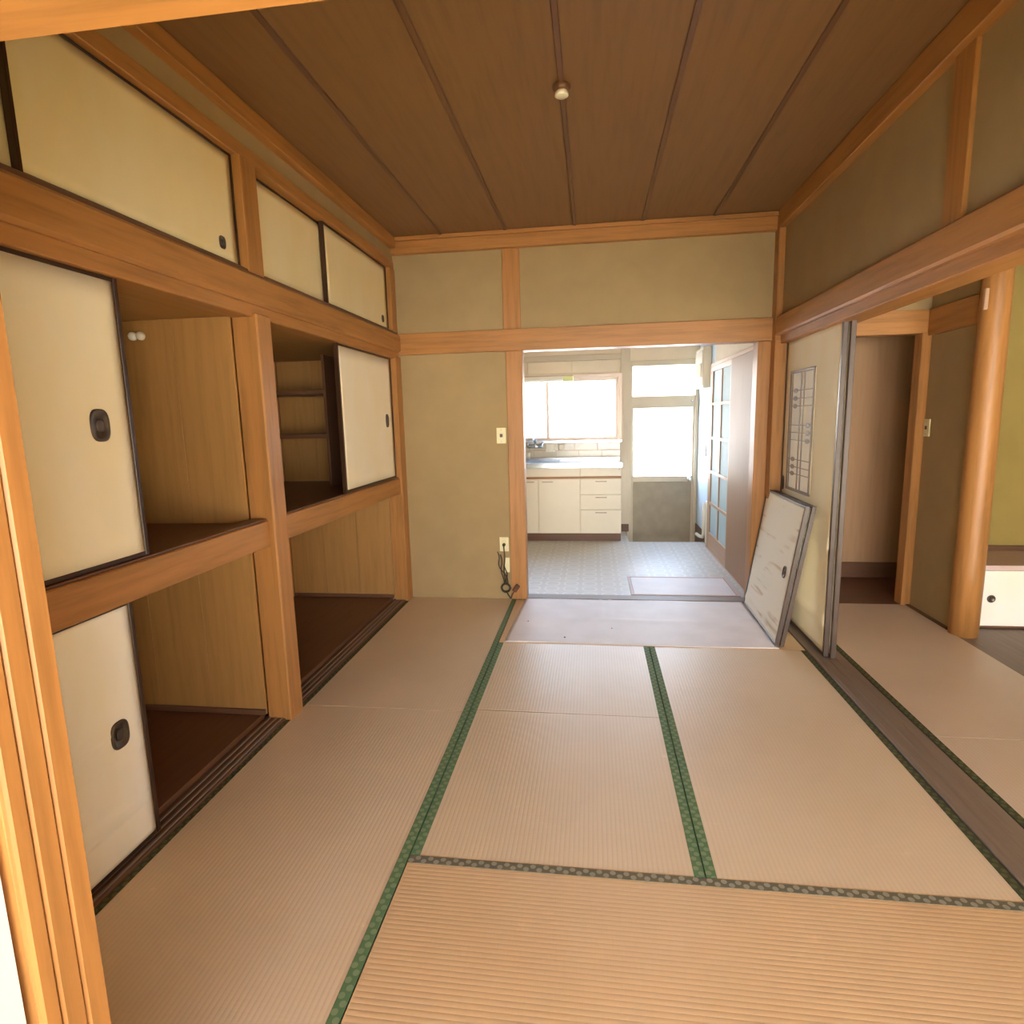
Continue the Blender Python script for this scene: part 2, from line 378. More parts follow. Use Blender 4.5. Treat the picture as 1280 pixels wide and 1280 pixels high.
struct(box('wall_outer_left', -0.97, -0.90, -3.72, 0.05, -0.06, CEIL+.05, 'pale_z', None, 0), 'outer wall behind the closet')

def closet_bay(y0, y1, label, shelves):
    e = empty('closet', (-0.45, (y0+y1)/2, -0.05), label, 'closet')
    box('floor_board', -0.90, -0.10, y0, y1, -0.05, 0.030, 'brown_y', e)
    box('back_panel', -0.90, -0.885, y0, y1, 0.03, 1.80, 'pale_z', e)
    # side panels made of upright boards
    for ya, yb, nm in ((y1-0.012, y1, 'side_panel'), (y0, y0+0.012, 'side_panel')):
        for k in range(3):
            xa = -0.885 + k*0.267
            box(nm, xa+0.001, xa+0.266, ya, yb, 0.03, 0.895, 'pale_z', e, 0.001)
            box(nm, xa+0.001, xa+0.266, ya, yb, 0.925, 1.80, 'pale_z', e, 0.001)
    box('skirting', -0.885, -0.085, y1-0.024, y1-0.012, 0.03, 0.055, 'brown_x', e)
    box('shelf', -0.885, -0.06, y0+.012, y1-0.012, 0.895, 0.925, 'brown_y', e)
    box('shelf_rail', -0.08, 0.006, y0-0.0, y1+0.0, 0.822, 0.936, 'wood_y', e, 0.004)
    box('shelf_track', -0.07, -0.004, y0, y1, 0.936, 0.945, 'brown_y', e, 0.002)
    box('inner_ceiling', -0.90, -0.085, y0, y1, 1.80, 1.83, 'pale_y', e)
    box('cupboard_floor', -0.90, -0.085, y0, y1, 1.95, 1.98, 'pale_y', e)
    box('cupboard_back', -0.90, -0.885, y0, y1, 1.98, 2.45, 'pale_z', e)
    if shelves:
        for z in (1.545, 1.250):
            box('inner_shelf', -0.88, -0.36, y1-0.34, y1-0.012, z, z+0.03, 'brown_x', e)
        box('divider_board', -0.375, -0.355, y1-0.36, y1-0.012, 0.925, 1.80, 'brown_z', e)
    return e
closet_bay(-3.56, PY0, 'near closet bay with cream sliding doors half open', False)
closet_bay(PY1, -0.11, 'far closet bay with inner shelves beside the back wall', True)

def oval_handle(x, y, z, rx, ry, parent, sgn=1, mat='black'):
    ax = 'x' if sgn > 0 else '-x'
    h = turned('handle', (x, y, z), ax, [(1.0, -0.001), (1.0, 0.003), (0.90, 0.0045), (0.74, 0.003), (0.70, 0.0005), (0, 0.0003)], mat, parent, 32, rx, ry, True, 3.0)
    bm = bmesh.new(); lathe(bm, (x, y, z), ax, [(0.40, 0.0002), (0.40, 0.0022), (0.28, 0.003), (0, 0.003)], 16, rx, ry, 4.0)
    link('handle_plate', bm, M[mat], h, True)
    return h
def fusuma(label, x, y0, y1, z0, z1, pap, fn=None, handle=None, sgn=1, fwid=0.017, thick=0.024, name='sliding_door', frame='dark', group=None, cover=None):
    """sliding paper door; x is the front face, sgn the way it faces"""
    e = empty(name, (x-sgn*thick/2, (y0+y1)/2, z0), label, 'sliding door', group)
    xb = x-sgn*thick
    box('stile', x, xb, y0, y0+fwid, z0, z1, frame+'_z', e, 0.002); box('stile', x, xb, y1-fwid, y1, z0, z1, frame+'_z', e, 0.002)
    box('rail', x-sgn*.001, xb+sgn*.001, y0+fwid, y1-fwid, z1-fwid*0.8, z1, frame+'_y', e, 0.002); box('rail', x-sgn*.001, xb+sgn*.001, y0+fwid, y1-fwid, z0, z0+fwid*0.8, frame+'_y', e, 0.002)
    fx = x-sgn*0.004
    f = fn or (lambda s, t: 0.0012*math.sin(s*9+t*3))
    grid_x('paper_panel', fx, y0+fwid, y1-fwid, z0+fwid*.8, z1-fwid*.8, f, pap, e, 24, 60 if fn else 12, thick-0.010, sgn)
    if handle: oval_handle(x-sgn*0.003, handle[0], handle[1], handle[2], handle[3], e, sgn)
    return e
# upper cupboards
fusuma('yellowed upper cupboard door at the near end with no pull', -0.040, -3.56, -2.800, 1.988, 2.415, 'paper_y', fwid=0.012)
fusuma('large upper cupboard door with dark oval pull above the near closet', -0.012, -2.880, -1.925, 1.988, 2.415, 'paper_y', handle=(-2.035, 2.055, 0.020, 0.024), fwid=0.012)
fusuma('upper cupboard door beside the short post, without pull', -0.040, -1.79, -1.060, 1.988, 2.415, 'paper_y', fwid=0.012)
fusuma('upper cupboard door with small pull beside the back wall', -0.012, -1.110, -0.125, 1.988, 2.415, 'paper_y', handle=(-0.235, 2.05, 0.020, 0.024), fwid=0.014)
# closet doors
fusuma('tall cream sliding door on the closet shelf beside the near post', -0.010, -3.53, -2.605, 0.946, 1.797, 'paper', handle=(-2.735, 1.360, 0.034, 0.047))
def creases(s, t):
    d = 0.0
    for c, wd, a, k in ((0.53, 0.016, 0.020, -0.04), (0.44, 0.018, 0.026, -0.08), (0.24, 0.015, 0.022, -0.05), (0.17, 0.014, 0.026, -0.02)):
        u = (t-(c+k*(s-0.5)))/wd
        u *= 1.0 if u > 0 else 2.6
        d += a*math.exp(-u*u)*(0.75+0.25*math.sin(3*s+9*c))
    return d*(4*s*(1-s))**0.3*(1-math.exp(-((s-0.886)/0.08)**4-((t-0.50)/0.11)**4))
fusuma('short white wrinkled sliding door on the floor below the shelf', -0.030, -3.53, -2.680, 0.016, 0.818, 'paper_w', creases, (-2.79, 0.420, 0.034, 0.044))
fusuma('cream sliding door covering half of the far closet bay', -0.010, -1.035, -0.135, 0.946, 1.797, 'paper', handle=(-0.265, 1.357, 0.028, 0.046))

# ---------------------------------------------------------------- near end: opening the photographer stands behind
struct(boxes('wall_front', [(-0.95, 0.56, -3.69, -3.61, -0.06, CEIL+.05), (0.56, 2.75, -3.69, -3.61, 1.99, CEIL+.05)], 'olive'), 'plaster wall around the near opening')
TN[0] += 1
post = struct(box('trim_%d' % TN[0], 0.55, 0.648, -3.70, -3.60, -0.05, 1.83, 'wood_z', None, 0.003), 'wooden jamb post of the near opening')
for a, b in ((-3.700, -3.674), (-3.672, -3.638), (-3.636, -3.600)):
    box('jamb_strip', 0.644, 0.657, a, b, -0.05, 1.812, 'wood_z', post, 0.0035)
trim(0.0, 2.62, -3.70, -3.60, 1.812, 1.86, 'wood_x', 'grooved head rail of the near opening', 0.003)
trim(0.0, 2.62, -3.72, -3.645, 1.85, 1.99, 'wood_x', 'face board of the beam over the near opening', 0.006)
trim(0.0, 2.62, -3.61, -3.575, 1.86, 1.99, 'wood_x', 'inner face board of the beam over the near opening', 0.006)
trim(0.0, 2.62, -3.70, -3.60, -0.05, 0.004, 'grey_x', 'wooden threshold of the near opening', 0.003)
# veranda behind the camera: white side wall, the rest added to admit daylight
struct(boxes('wall_veranda', [(0.56, 0.64, -7.5, -3.71, -0.06, 0.955), (0.56, 0.64, -7.5, -3.71, 0.975, 2.4)], 'white_wall'), 'white veranda wall beside the jamb post')
trim(0.56, 0.648, -7.5, -3.705, 0.952, 0.978, 'wood_y', 'dark dado rail on the white veranda wall', 0.002)
struct(box('floor_veranda', 0.6, 5.3, -7.5, -3.70, -0.056, -0.002, 'deck', None, 0), 'wooden veranda floor')
struct(box('ceiling_veranda', 0.5, 5.3, -7.6, -3.69, 2.4, 2.46, 'ceil', None, 0), 'veranda ceiling')
struct(boxes('wall_veranda_front', [(0.5, 5.3, -7.58, -7.5, 2.05, 2.46), (0.5, 0.72, -7.58, -7.5, -0.06, 2.05), (5.08, 5.3, -7.58, -7.5, -0.06, 2.05)], 'white_wall'), 'veranda front wall with wide glazed opening')

# ---------------------------------------------------------------- right wall
trim(2.625, 2.790, -3.60, -0.10, -0.05, 0.002, 'grey_y', 'worn wooden threshold between the two tatami rooms', 0.003)
for gx in (2.650, 2.695, 2.740): trim(gx-0.006, gx+0.006, -3.60, -0.10, 0.0, 0.0035, 'grey_y', 'raised runner of the worn threshold', 0.002)
trim(2.635, 2.770, -3.60, -0.09, 1.795, 1.85, 'wood_y', 'grooved head rail over the side room opening', 0.004)
trim(2.600, 2.66, -3.60, -0.09, 1.845, 1.968, 'wood_y', 'wide face board of the beam over the side room opening', 0.010)
trim(2.74, 2.80, -3.60, -0.09, 1.845, 1.968, 'wood_y', 'side room face board of the same beam', 0.006)
struct(box('wall_right', 2.64, 2.76, -3.60, -0.09, 1.96, CEIL+.05, 'olive', None, 0), 'plaster wall above the side room opening')
trim(2.625, 2.70, -2.03, -1.91, 1.968, CEIL, 'wood_z', 'short wooden post above the side room beam')
trim(2.595, 2.70, -3.60, -0.09, 2.515, CEIL, 'wood_y', 'ceiling cornice along the right wall', 0.004)
trim(2.645, 2.775, -3.70, -3.58, -0.05, CEIL, 'wood_z', 'near corner post of the side room opening')

# ---------------------------------------------------------------- side room
struct(box('floor_side_room', 3.56, 5.2, -3.6, 0.0, -0.056, -0.006, 'grey_y', None, 0), 'brown board floor in front of the low cabinet')
struct(box('floor_hall', 2.78, 4.3, 0.0, 0.78, -0.056, -0.002, 'brown_x', None, 0), 'dark brown board floor behind the side room mat')
struct(box('wall_hall', 2.70, 4.35, 0.75, 0.80, -0.05, 2.65, 'veneer', None, 0), 'light brown veneer panel at the end of the side room')
struct(box('baseboard_hall', 2.80, 4.3, 0.735, 0.75, -0.002, 0.125, 'brown_x', None, 0.002), 'brown baseboard under the veneer panel')
struct(box('wall_hall_left', 2.70, 2.80, 0.0, 0.78, -0.05, 2.65, 'kit_z', None, 0), 'partition between hall and kitchen')
struct(box('wall_hall_right', 4.30, 4.38, 0.07, 0.78, -0.05, 2.65, 'olive', None, 0), 'plaster wall at the hall end')
trim(3.545, 3.63, 0.01, 0.105, -0.05, 1.84, 'wood_z', 'slim wooden doorpost at the end of the side room')
trim(2.72, 3.63, 0.015, 0.11, 1.835, 1.985, 'wood_x', 'wooden lintel at the end of the side room')
struct(box('wall_side_back', 2.72, 3.66, 0.04, 0.10, 1.98, 2.65, 'olive', None, 0), 'plaster above the lintel at the end of the side room')
struct(box('wall_side', 3.602, 3.67, -0.47, 0.07, -0.05, 2.65, 'olive', None, 0), 'short plaster wall with a switch in the side room')
trim(3.578, 3.62, -0.49, 0.04, 1.82, 1.985, 'wood_y', 'wooden beam board along the short side room wall')
trim(3.575, 3.625, -0.47, 0.015, -0.05, 0.004, 'brown_y', 'floor strip under the short plaster wall', 0.002)
struct(box('wall_alcove_back', 3.66, 5.25, 0.0, 0.07, -0.05, 2.65, 'oliveg', None, 0), 'yellow green alcove wall behind the low cabinet')
trim(3.66, 5.2, -0.02, 0.002, 0.28, 0.43, 'brown_x', 'brown board along the foot of the alcove wall')
struct(box('wall_far_right', 5.2, 5.28, -7.5, 0.05, -0.05, 2.65, 'olive', None, 0), 'far wall of the side room')
struct(box('ceiling_side', 2.74, 5.28, -3.7, 0.8, 2.62, 2.68, 'ceil', None, 0), 'side room ceiling')
struct(box('wall_side_front', 2.76, 5.28, -3.69, -3.61, 1.95, 2.65, 'olive', None, 0), 'wall above the near opening of the side room')
# round pillar
bm = bmesh.new()
lathe(bm, (3.632, -0.545, -0.01), 'z', [(0, 0), (0.076, 0), (0.077, 0.4), (0.075, 1.2), (0.072, 2.0), (0.070, 2.63), (0, 2.63)], 28)
TN[0] += 1
pl = link('trim_%d' % TN[0], bm, M['wood_z'], None, True); struct(pl, 'round polished log pillar in the side room')
tag(box('wooden_peg', 3.545, 3.566, -0.60, -0.575, 1.88, 1.995, 'kit_z', None, 0.004), 'small pale wooden block near the top of the round pillar', 'block')
# low cabinet in the alcove
e = empty('low_cabinet', (4.4, -0.22, 0.0), 'low cream cabinet with round dark pulls in the side room alcove', 'cabinet')
box('body', 3.73, 5.18, -0.425, -0.02, 0.0, 0.365, 'kit_x', e)
box('top_board', 3.72, 5.2, -0.445, -0.02, 0.365, 0.398, 'pink', e, 0.003)
box('plinth', 3.73, 5.18, -0.44, -0.425, 0.0, 0.012, 'brown_x', e)
for k, (a, b) in enumerate(((3.735, 4.22), (4.21, 4.70), (4.69, 5.17))):
    d = box('door', a, b, -0.438-0.010*(k % 2), -0.426, 0.013, 0.362, 'paper_w', e, 0.002)
    cx = a+0.10 if k != 1 else b-0.10
    turned('pull', (cx, -0.438-0.010*(k % 2), 0.186), '-y', [(0.024, 0), (0.024, 0.003), (0.019, 0.005), (0.016, 0.002), (0, 0.001)], 'black', d)

# ---------------------------------------------------------------- tatami
def mat_thing(label, x0, x1, y0, y1, axis, mat, bor, borders, z=0.0, g=0.0015):
    x0 += g; x1 -= g; y0 += g; y1 -= g
    e = empty('tatami_mat', ((x0+x1)/2, (y0+y1)/2, -0.055), label, 'tatami mat')
    b = boxes('woven_surface', [(x0, x1, y0, y1, -0.012, z-0.001)], mat, e, 0.001)
    box('straw_core', x0, x1, y0, y1, -0.055, -0.0125, 'straw', e, 0)
    wd = 0.031
    for s in borders:
        if s == 'w': box('border', x0, x0+wd, y0, y1, -0.010, z+0.0008, bor, e, 0.0006)
        if s == 'e': box('border', x1-wd, x1, y0, y1, -0.010, z+0.0008, bor, e, 0.0006)
        if s == 'W': box('border', x0, x0+wd*.7, y0, y1, -0.010, z+0.0008, 'herid', e, 0.0006)
        if s == 'E': box('border', x1-wd*.9, x1, y0, y1, -0.010, z+0.0008, 'herid', e, 0.0006)
        if s == 'n': box('border', x0, x1, y1-wd, y1, -0.010, z+0.0008, bor, e, 0.0006)
        if s == 's': box('border', x0, x1, y0, y0+wd, -0.010, z+0.0008, bor, e, 0.0006)
    return e
A, B, C2 = 0.836, 1.738, 2.618
mat_thing('tatami mat beside the far closet bay up to the back wall', 0.0, A, -1.765, 0.0, 'y', 'tat_y', 'heri_y', 'We')
mat_thing('tatami mat running along the near closet bay', 0.0, A, -3.59, -1.765, 'y', 'tat_y', 'heri_y', 'We')
mat_thing('tatami mat under the pale vinyl sheet', A, C2, -0.893, 0.0, 'x', 'tat_x', 'herif_x', 'n')
mat_thing('half tatami mat in the middle, next to the pale vinyl sheet', A, B, -1.742, -0.893, 'y', 'tat_y', 'heri_y', 'we')
mat_thing('half tatami mat in the middle, away from the vinyl sheet', A, B, -2.690, -1.742, 'y', 'tat_y', 'heri_y', 'we')
mat_thing('full tatami mat next to the worn side room threshold', B, C2, -2.690, -0.893, 'y', 'tat_y', 'heri_y', 'wE')
mat_thing('orange toned tatami mat laid crosswise with patterned border', A, C2, -3.59, -2.690, 'x', 'tat_x', 'herif_x', 'n')
mat_thing('dull pink tatami mat in the side room by the round pillar', 2.792, 3.575, -1.80, 0.02, 'y', 'tat_r', 'herid', 'w')
mat_thing('side room tatami mat past the short joint in front of the pillar mat', 2.792, 3.575, -3.59, -1.80, 'y', 'tat_r', 'herid', 'w')
# vinyl sheet with folds
bm = bmesh.new(); nx, ny = 70, 40; x0, x1, y0, y1 = 0.872, 2.475, -0.884, -0.004; g = []
for j in range(ny+1):
    row = []
    for i in range(nx+1):
        s, t = i/nx, j/ny; x = x0+0.035*t+(x1-x0-0.035*t)*s; y = y0+(y1-y0)*t+0.006*math.sin(s*7)*(1-t)
        h = 0.0022+0.005*math.exp(-((t-0.50+0.02*s)/0.035)**2)+0.004*math.exp(-((x-1.46)/0.012)**2)*(t > 0.5)+0.004*math.exp(-((x-1.53)/0.014)**2)*(t > 0.5)+0.0015*math.sin(s*13+t*6)
        row.append(bm.verts.new((x, y, max(h, 0.0018))))
    g.append(row)
for j in range(ny):
    for i in range(nx): bm.faces.new((g[j][i], g[j][i+1], g[j+1][i+1], g[j+1][i]))
r = bmesh.ops.extrude_face_region(bm, geom=bm.faces[:])
for v in [q for q in r['geom'] if isinstance(q, bmesh.types.BMVert)]: v.co.z = 0.0010
o = link('vinyl_sheet', bm, M['sheet'])
for p in o.data.polygons: p.use_smooth = abs(p.normal.z) > 0.5
tag(o, 'pale lilac grey vinyl sheet with folds in front of the kitchen threshold', 'floor sheet')
for k, (x, y, lab) in enumerate(((1.236, -0.80, 'largest dark crumb on the vinyl sheet, by its edge facing the half mat'), (0.98, -0.52, 'tiny dark crumb on the vinyl sheet, near the power cord'), (1.53, -0.62, 'tiny dark crumb on the vinyl sheet, below its double fold'))):
    bm = bmesh.new(); bmesh.ops.create_icosphere(bm, subdivisions=1, radius=0.006-0.001*k)
    for v in bm.verts: v.co = Vector((v.co.x*random.uniform(.7, 1.4)+x, v.co.y*random.uniform(.7, 1.6)+y, v.co.z*0.6+0.0072))
    tag(link('dirt_crumb', bm, M['darkbit']), lab, 'crumb', 'crumbs on the vinyl sheet')

# ---------------------------------------------------------------- right fusuma pair and the leaning doors
def sidecrease(s, t):
    d = 0
    for c, wd, a in ((0.345, 0.02, 0.010), (0.10, 0.02, 0.012), (0.07, 0.015, -0.004)):
        d += a*math.exp(-((t-c)/wd)**2)*(0.6+0.4*math.sin(5*s))
    return d
F = fusuma('cream sliding door with a framed lattice window beside the kitchen', 2.672, -1.000, -0.105, 0.010, 1.815, 'paper', sidecrease, (-0.150, 0.885, 0.022, 0.045), -1, 0.020, 0.026, frame='stile')
fx = 2.672
box('inset_paper', fx-0.001, fx+0.004, -0.650, -0.235, 0.862, 1.600, 'paper_w', F)
iy0, iy1, iz0, iz1 = -0.650, -0.230, 0.855, 1.605
for a in ((iy0, iy0+0.016, iz0, iz1), (iy1-0.016, iy1, iz0, iz1)): box('inset_frame_side', fx-0.007, fx+0.003, *a, 'grey_z', F, 0.002)
for a in ((iy0, iy1, iz0, iz0+0.018), (iy0, iy1, iz1-0.018, iz1)): box('inset_frame_bar', fx-0.0075, fx+0.003, *a, 'grey_y', F, 0.002)
for yy in (-0.270, -0.428, -0.482): box('lattice_upright', fx-0.005, fx+0.001, yy-0.007, yy+0.007, iz0+.018, iz1-.018, 'grey_z', F, 0.001)
for k, (z, side) in enumerate([(1.480, 1), (1.432, 1), (1.385, 1), (1.268, -1), (1.222, -1), (1.175, -1), (1.055, 1), (1.008, 1), (0.965, 1)]):
    box('lattice_rung', fx-0.004, fx+0.001, iy0+0.016, iy1-0.016, z-0.0022, z+0.0022, 'grey_y', F, 0.0005)
    yc = -0.335 if side > 0 else -0.575
    bm = bmesh.new(); lathe(bm, (fx-0.003, yc, z), '-x', [(1, -0.001), (1, 0.0015), (0.6, 0.0025), (0, 0.003)], 12, 0.036, 0.014)
    link('leaf_ornament', bm, M['grey_y'], F)
fusuma('plain sliding door standing behind the lattice window door', 2.700, -1.025, -0.12, 0.010, 1.815, 'paper', None, None, -1, 0.020, 0.026, frame='stile')

def lean(label, off, pap, handle):
    """small door standing on the floor and leaning to +x; built flat at the origin, then tilted"""
    L, H, T = 0.815, 0.835, 0.024
    e = empty('loose_sliding_door', (0, 0, 0), label, 'sliding door')
    box('stile', 0, T, -L/2, -L/2+0.015, 0, H, 'stile_z', e, 0.002); box('stile', 0, T, L/2-0.015, L/2, 0, H, 'stile_z', e, 0.002)
    box('rail', 0.001, T-.001, -L/2+.015, L/2-.015, H-0.014, H, 'stile_y', e, 0.002); box('rail', 0.001, T-.001, -L/2+.015, L/2-.015, 0, 0.013, 'stile_y', e, 0.002)
    def cr(s, t):
        return 0.005*math.exp(-((t-0.32+0.18*(s-0.4))/0.03)**2)*math.exp(-((s-0.45)/0.3)**2)+0.004*math.exp(-((t-0.11+0.05*s)/0.025)**2)
    grid_x('paper_panel', 0.004, -L/2+.015, L/2-.015, 0.013, H-0.014, cr, pap, e, 24, 60, 0.012, -1)
    if handle: oval_handle(0.0015, -L/2+0.115, 0.42, 0.026, 0.036, e, -1, 'black')
    th = math.asin((0.128 if off == 0 else 0.136)/0.835)
    e.rotation_euler = (0, th, math.radians(-1.2)); e.location = (2.470+off, -0.436-0.004*(off > 0), 0.004 if off == 0 else 0.004)
    return e
lean('stained white short door leaning against the lattice window door', 0.0, 'paper_s', True)
lean('second short door leaning hidden behind the stained white one', 0.027, 'paper_w', False)

# ---------------------------------------------------------------- small fittings
def switch(label, loc, ax, w_=0.070, h_=0.115):
    x, y, z = loc
    if ax == '-y':
        e = empty('wall_switch', (x, y, z-h_/2), label, 'switch')
        box('plate', x-w_/2, x+w_/2, y-0.010, y, z-h_/2, z+h_/2, 'ivory', e, 0.003)
        box('toggle', x-0.010, x+0.010, y-0.014, y-0.009, z-0.012, z+0.012, 'black', e, 0.002)
        for dz in (-0.042, 0.042): turned('screw', (x, y-0.010, z+dz), '-y', [(0.004, 0), (0.003, 0.0015), (0, 0.002)], 'alu', e, 10)
    else:
        e = empty('wall_switch', (x, y, z-h_/2), label, 'switch')
        box('plate', x-0.010, x, y-w_/2, y+w_/2, z-h_/2, z+h_/2, 'ivory', e, 0.003)
        box('toggle', x-0.014, x-0.009, y-0.010, y+0.010, z-0.012, z+0.012, 'black', e, 0.002)
        for dz in (-0.042, 0.042): turned('screw', (x-0.010, y, z+dz), '-x', [(0.004, 0), (0.003, 0.0015), (0, 0.002)], 'alu', e, 10)
switch('ivory light switch on the olive wall beside the kitchen doorpost', (0.752, 0.0, 1.230), '-y')
switch('ivory light switch on the short wall of the side room', (3.602, -0.030, 1.226), '-x')
e = empty('wall_outlet', (0.752, 0, 0.367), 'ivory wall outlet low beside the kitchen doorpost', 'outlet')
box('plate', 0.717, 0.787, -0.010, 0.0, 0.367, 0.477, 'ivory', e, 0.003)
box('socket', 0.737, 0.767, -0.012, -0.009, 0.395, 0.449, 'ivory', e, 0.001)
box('cable_cover', 0.752, 0.790, -0.008, 0.0, 0.205, 0.318, 'ivory', e, 0.002)
# coiled flex hanging from the outlet
e = empty('power_cord', (0.755, -0.02, 0.0), 'dark power cord hanging in a coil from the low wall outlet', 'cord')
turned('plug_head', (0.752, -0.012, 0.420), '-y', [(0.012, 0), (0.012, 0.016), (0.007, 0.022), (0, 0.022)], 'cable', e, 12)
def wig(a, b, n, amp, ph):
    return [(a[0]+(b[0]-a[0])*t+amp*math.sin(PI*t*2+ph)*math.sin(PI*t), a[1]+(b[1]-a[1])*t-0.006*math.sin(PI*t), a[2]+(b[2]-a[2])*t) for t in [i/n for i in range(n+1)]]
tube('flex', wig((0.752, -0.032, 0.418), (0.756, -0.02, 0.13), 16, 0.006, 0), 0.0045, 'cable', e)
tube('flex', wig((0.723, -0.014, 0.345), (0.748, -0.02, 0.12), 16, 0.010, 1), 0.0040, 'cable', e)
tube('flex', wig((0.700, -0.012, 0.365), (0.775, -0.018, 0.12), 16, 0.022, 2), 0.0040, 'cable', e)
tube('flex', wig((0.757, -0.025, 0.300), (0.764, -0.016, 0.12), 12, 0.012, 4), 0.0040, 'cable', e)
for k in range(5):
    r = 0.030+0.0022*(k % 3); tube('coil', [(0.760+r*math.cos(2*PI*i/22), -0.014-0.005*k, 0.088+r*math.sin(2*PI*i/22)) for i in range(22)], 0.0050, 'cable', e, 6, True)
tube('flex_tail', [(0.765, -0.018, 0.058), (0.775, -0.025, 0.035), (0.790, -0.030, 0.018), (0.800, -0.040, 0.0085)], 0.0045, 'cable', e)
bm = bmesh.new(); bm_box(bm, -0.017, 0.017, -0.012, 0.012, -0.030, 0.030, 0.004)
bmesh.ops.rotate(bm, verts=bm.verts, cent=(0, 0, 0), matrix=Matrix.Rotation(math.radians(35), 3, 'Y')); bmesh.ops.translate(bm, verts=bm.verts, vec=(0.838, -0.0275, 0.088))
o = link('cord_end', bm, M['plug'], e)
tube('flex_link', [(0.822, -0.028, 0.062), (0.806, -0.028, 0.035), (0.802, -0.036, 0.012)], 0.004, 'cable', e)
# ceiling rosette
e = empty('ceiling_rosette', (1.295, -1.77, 2.57), 'small white ceiling light socket on the board joint', 'ceiling socket')
turned('base', (1.295, -1.77, CEIL-0.004), '-z', [(0.034, 0), (0.034, 0.008), (0.030, 0.018), (0, 0.018)], 'brown_y', e, 20)
turned('cap', (1.295, -1.77, CEIL-0.021), '-z', [(0.020, 0), (0.026, 0.008), (0.027, 0.018), (0.022, 0.021), (0, 0.021)], 'white_p', e, 20)
# porcelain insulators in the closet
e = empty('porcelain_knob', (-0.49, -1.93, 1.70), 'pair of small white porcelain knobs high on the closet side panel', 'knob')
for dx in (-0.025, 0.012):
    turned('bead', (-0.50+dx, -1.927, 1.735), '-y', [(0.010, 0), (0.018, 0.006), (0.018, 0.018), (0.012, 0.026), (0, 0.028)], 'white_p', e, 16)

# ---------------------------------------------------------------- kitchen shell
KY = 2.70
struct(boxes('floor_kitchen', [(-0.9, 1.80, 0.11, KY, -0.10, 0.0), (1.80, 2.62, 0.11, 2.10, -0.10, 0.0)], 'vinyl'), 'patterned beige vinyl kitchen floor')
struct(box('floor_entry', 1.80, 2.62, 2.10, KY+.1, -0.30, -0.20, 'bronze', None, 0), 'sunken entry floor at the back door')
struct(boxes('wall_kitchen', [(-0.95, 0.15, KY, KY+0.12, -0.3, 2.5), (0.15, 1.75, KY, KY+0.12, -0.3, 1.06), (0.15, 1.75, KY, KY+0.12, 1.83, 2.5), (1.75, 1.83, KY, KY+0.12, -0.3, 2.5), (1.83, 2.59, KY, KY+0.12, 1.96, 2.5), (2.59, 2.72, KY, KY+0.12, -0.3, 2.5)], 'kit_wall'), 'cream kitchen back wall with window and door')
struct(box('wall_kitchen_left', -0.97, -0.90, 0.05, KY+.1, -0.3, 2.5, 'kit_wall', None, 0), 'left kitchen wall')
struct(box('wall_kitchen_right', 2.60, 2.70, 1.84, KY+.1, -0.3, 2.5, 'blue_wall', None, 0), 'pale blue kitchen wall beside the back door')
struct(box('wall_kitchen_upper', 2.60, 2.70, 0.09, 1.84, 1.835, 2.5, 'kit_wall', None, 0), 'cream wall above the glazed lattice door')
struct(box('ceiling_kitchen', -0.95, 2.72, 0.05, KY+.12, 2.42, 2.48, 'kit_wall', None, 0), 'pale kitchen ceiling')
struct(box('baseboard_kitchen', 1.74, 1.83, KY-0.012, KY, 0.0, 0.09, 'brown_x', None, 0.002), 'brown baseboard between sink cabinet and back door')
struct(box('baseboard_blue_wall', 2.588, 2.60, 1.86, KY, -0.2, 0.10, 'brown_y', None, 0.002), 'brown baseboard under the pale blue wall')
trim(1.73, 1.835, KY-0.02, KY, 0.09, 2.42, 'bleach_z', 'pale post between kitchen window and back door')
trim(0.12, 1.73, KY-0.03, KY, 1.985, 2.05, 'bleach_x', 'upper rail across the kitchen wall')
trim(2.57, 2.70, 0.105, 1.84, 1.800, 1.835, 'kit_y', 'head rail over the glazed lattice door')
trim(2.56, 2.70, 0.105, 1.90, -0.05, 0.004, 'kit_y', 'floor rail under the glazed lattice door')
trim(2.57, 2.70, 1.84, 1.90, 0.0, 1.835, 'kit_z', 'slim post beside the glazed lattice door')
struct(box('wall_pantry', 2.565, 2.60, 0.105, 0.98, 0.004, 1.80, 'board', None, 0.003), 'brown wooden board panel beside the glazed lattice door')
# cupboard panel above the window
e = empty('wall_cupboard', (0.9, KY-0.05, 1.85), 'cream wall cupboard panel above the kitchen window', 'cupboard')
for k in range(3): box('panel', 0.16+k*0.512, 0.16+k*0.512+0.508, KY-0.022, KY, 1.85, 1.983, 'kit_wall', e, 0.002)
# window
W = struct(bpy.data.objects.new('window_1', None), 'kitchen sliding window with two white glass panes'); COL.objects.link(W); W.location = (0.95, KY, 1.06)
box('frame_head', 0.15, 1.745, KY-0.03, KY+0.10, 1.79, 1.832, 'alu', W); box('frame_sill', 0.15, 1.745, KY-0.055, KY+0.10, 1.055, 1.085, 'steel', W)
box('frame_jamb', 1.70, 1.745, KY-0.03, KY+0.10, 1.085, 1.79, 'alu', W); box('frame_jamb', 0.15, 0.19, KY-0.03, KY+0.10, 1.085, 1.79, 'alu', W)
for a, b, y in ((0.19, 0.915, KY+0.055), (0.875, 1.70, KY+0.02)):
    s = boxes('sash', [(a, b, y, y+0.025, 1.085, 1.118), (a, b, y, y+0.025, 1.758, 1.79), (a, a+0.028, y, y+0.025, 1.118, 1.758), (b-0.028, b, y, y+0.025, 1.118, 1.758)], 'alu', W)
    box('pane', a+0.028, b-0.028, y+0.010, y+0.014, 1.118, 1.758, 'glass', s, 0)
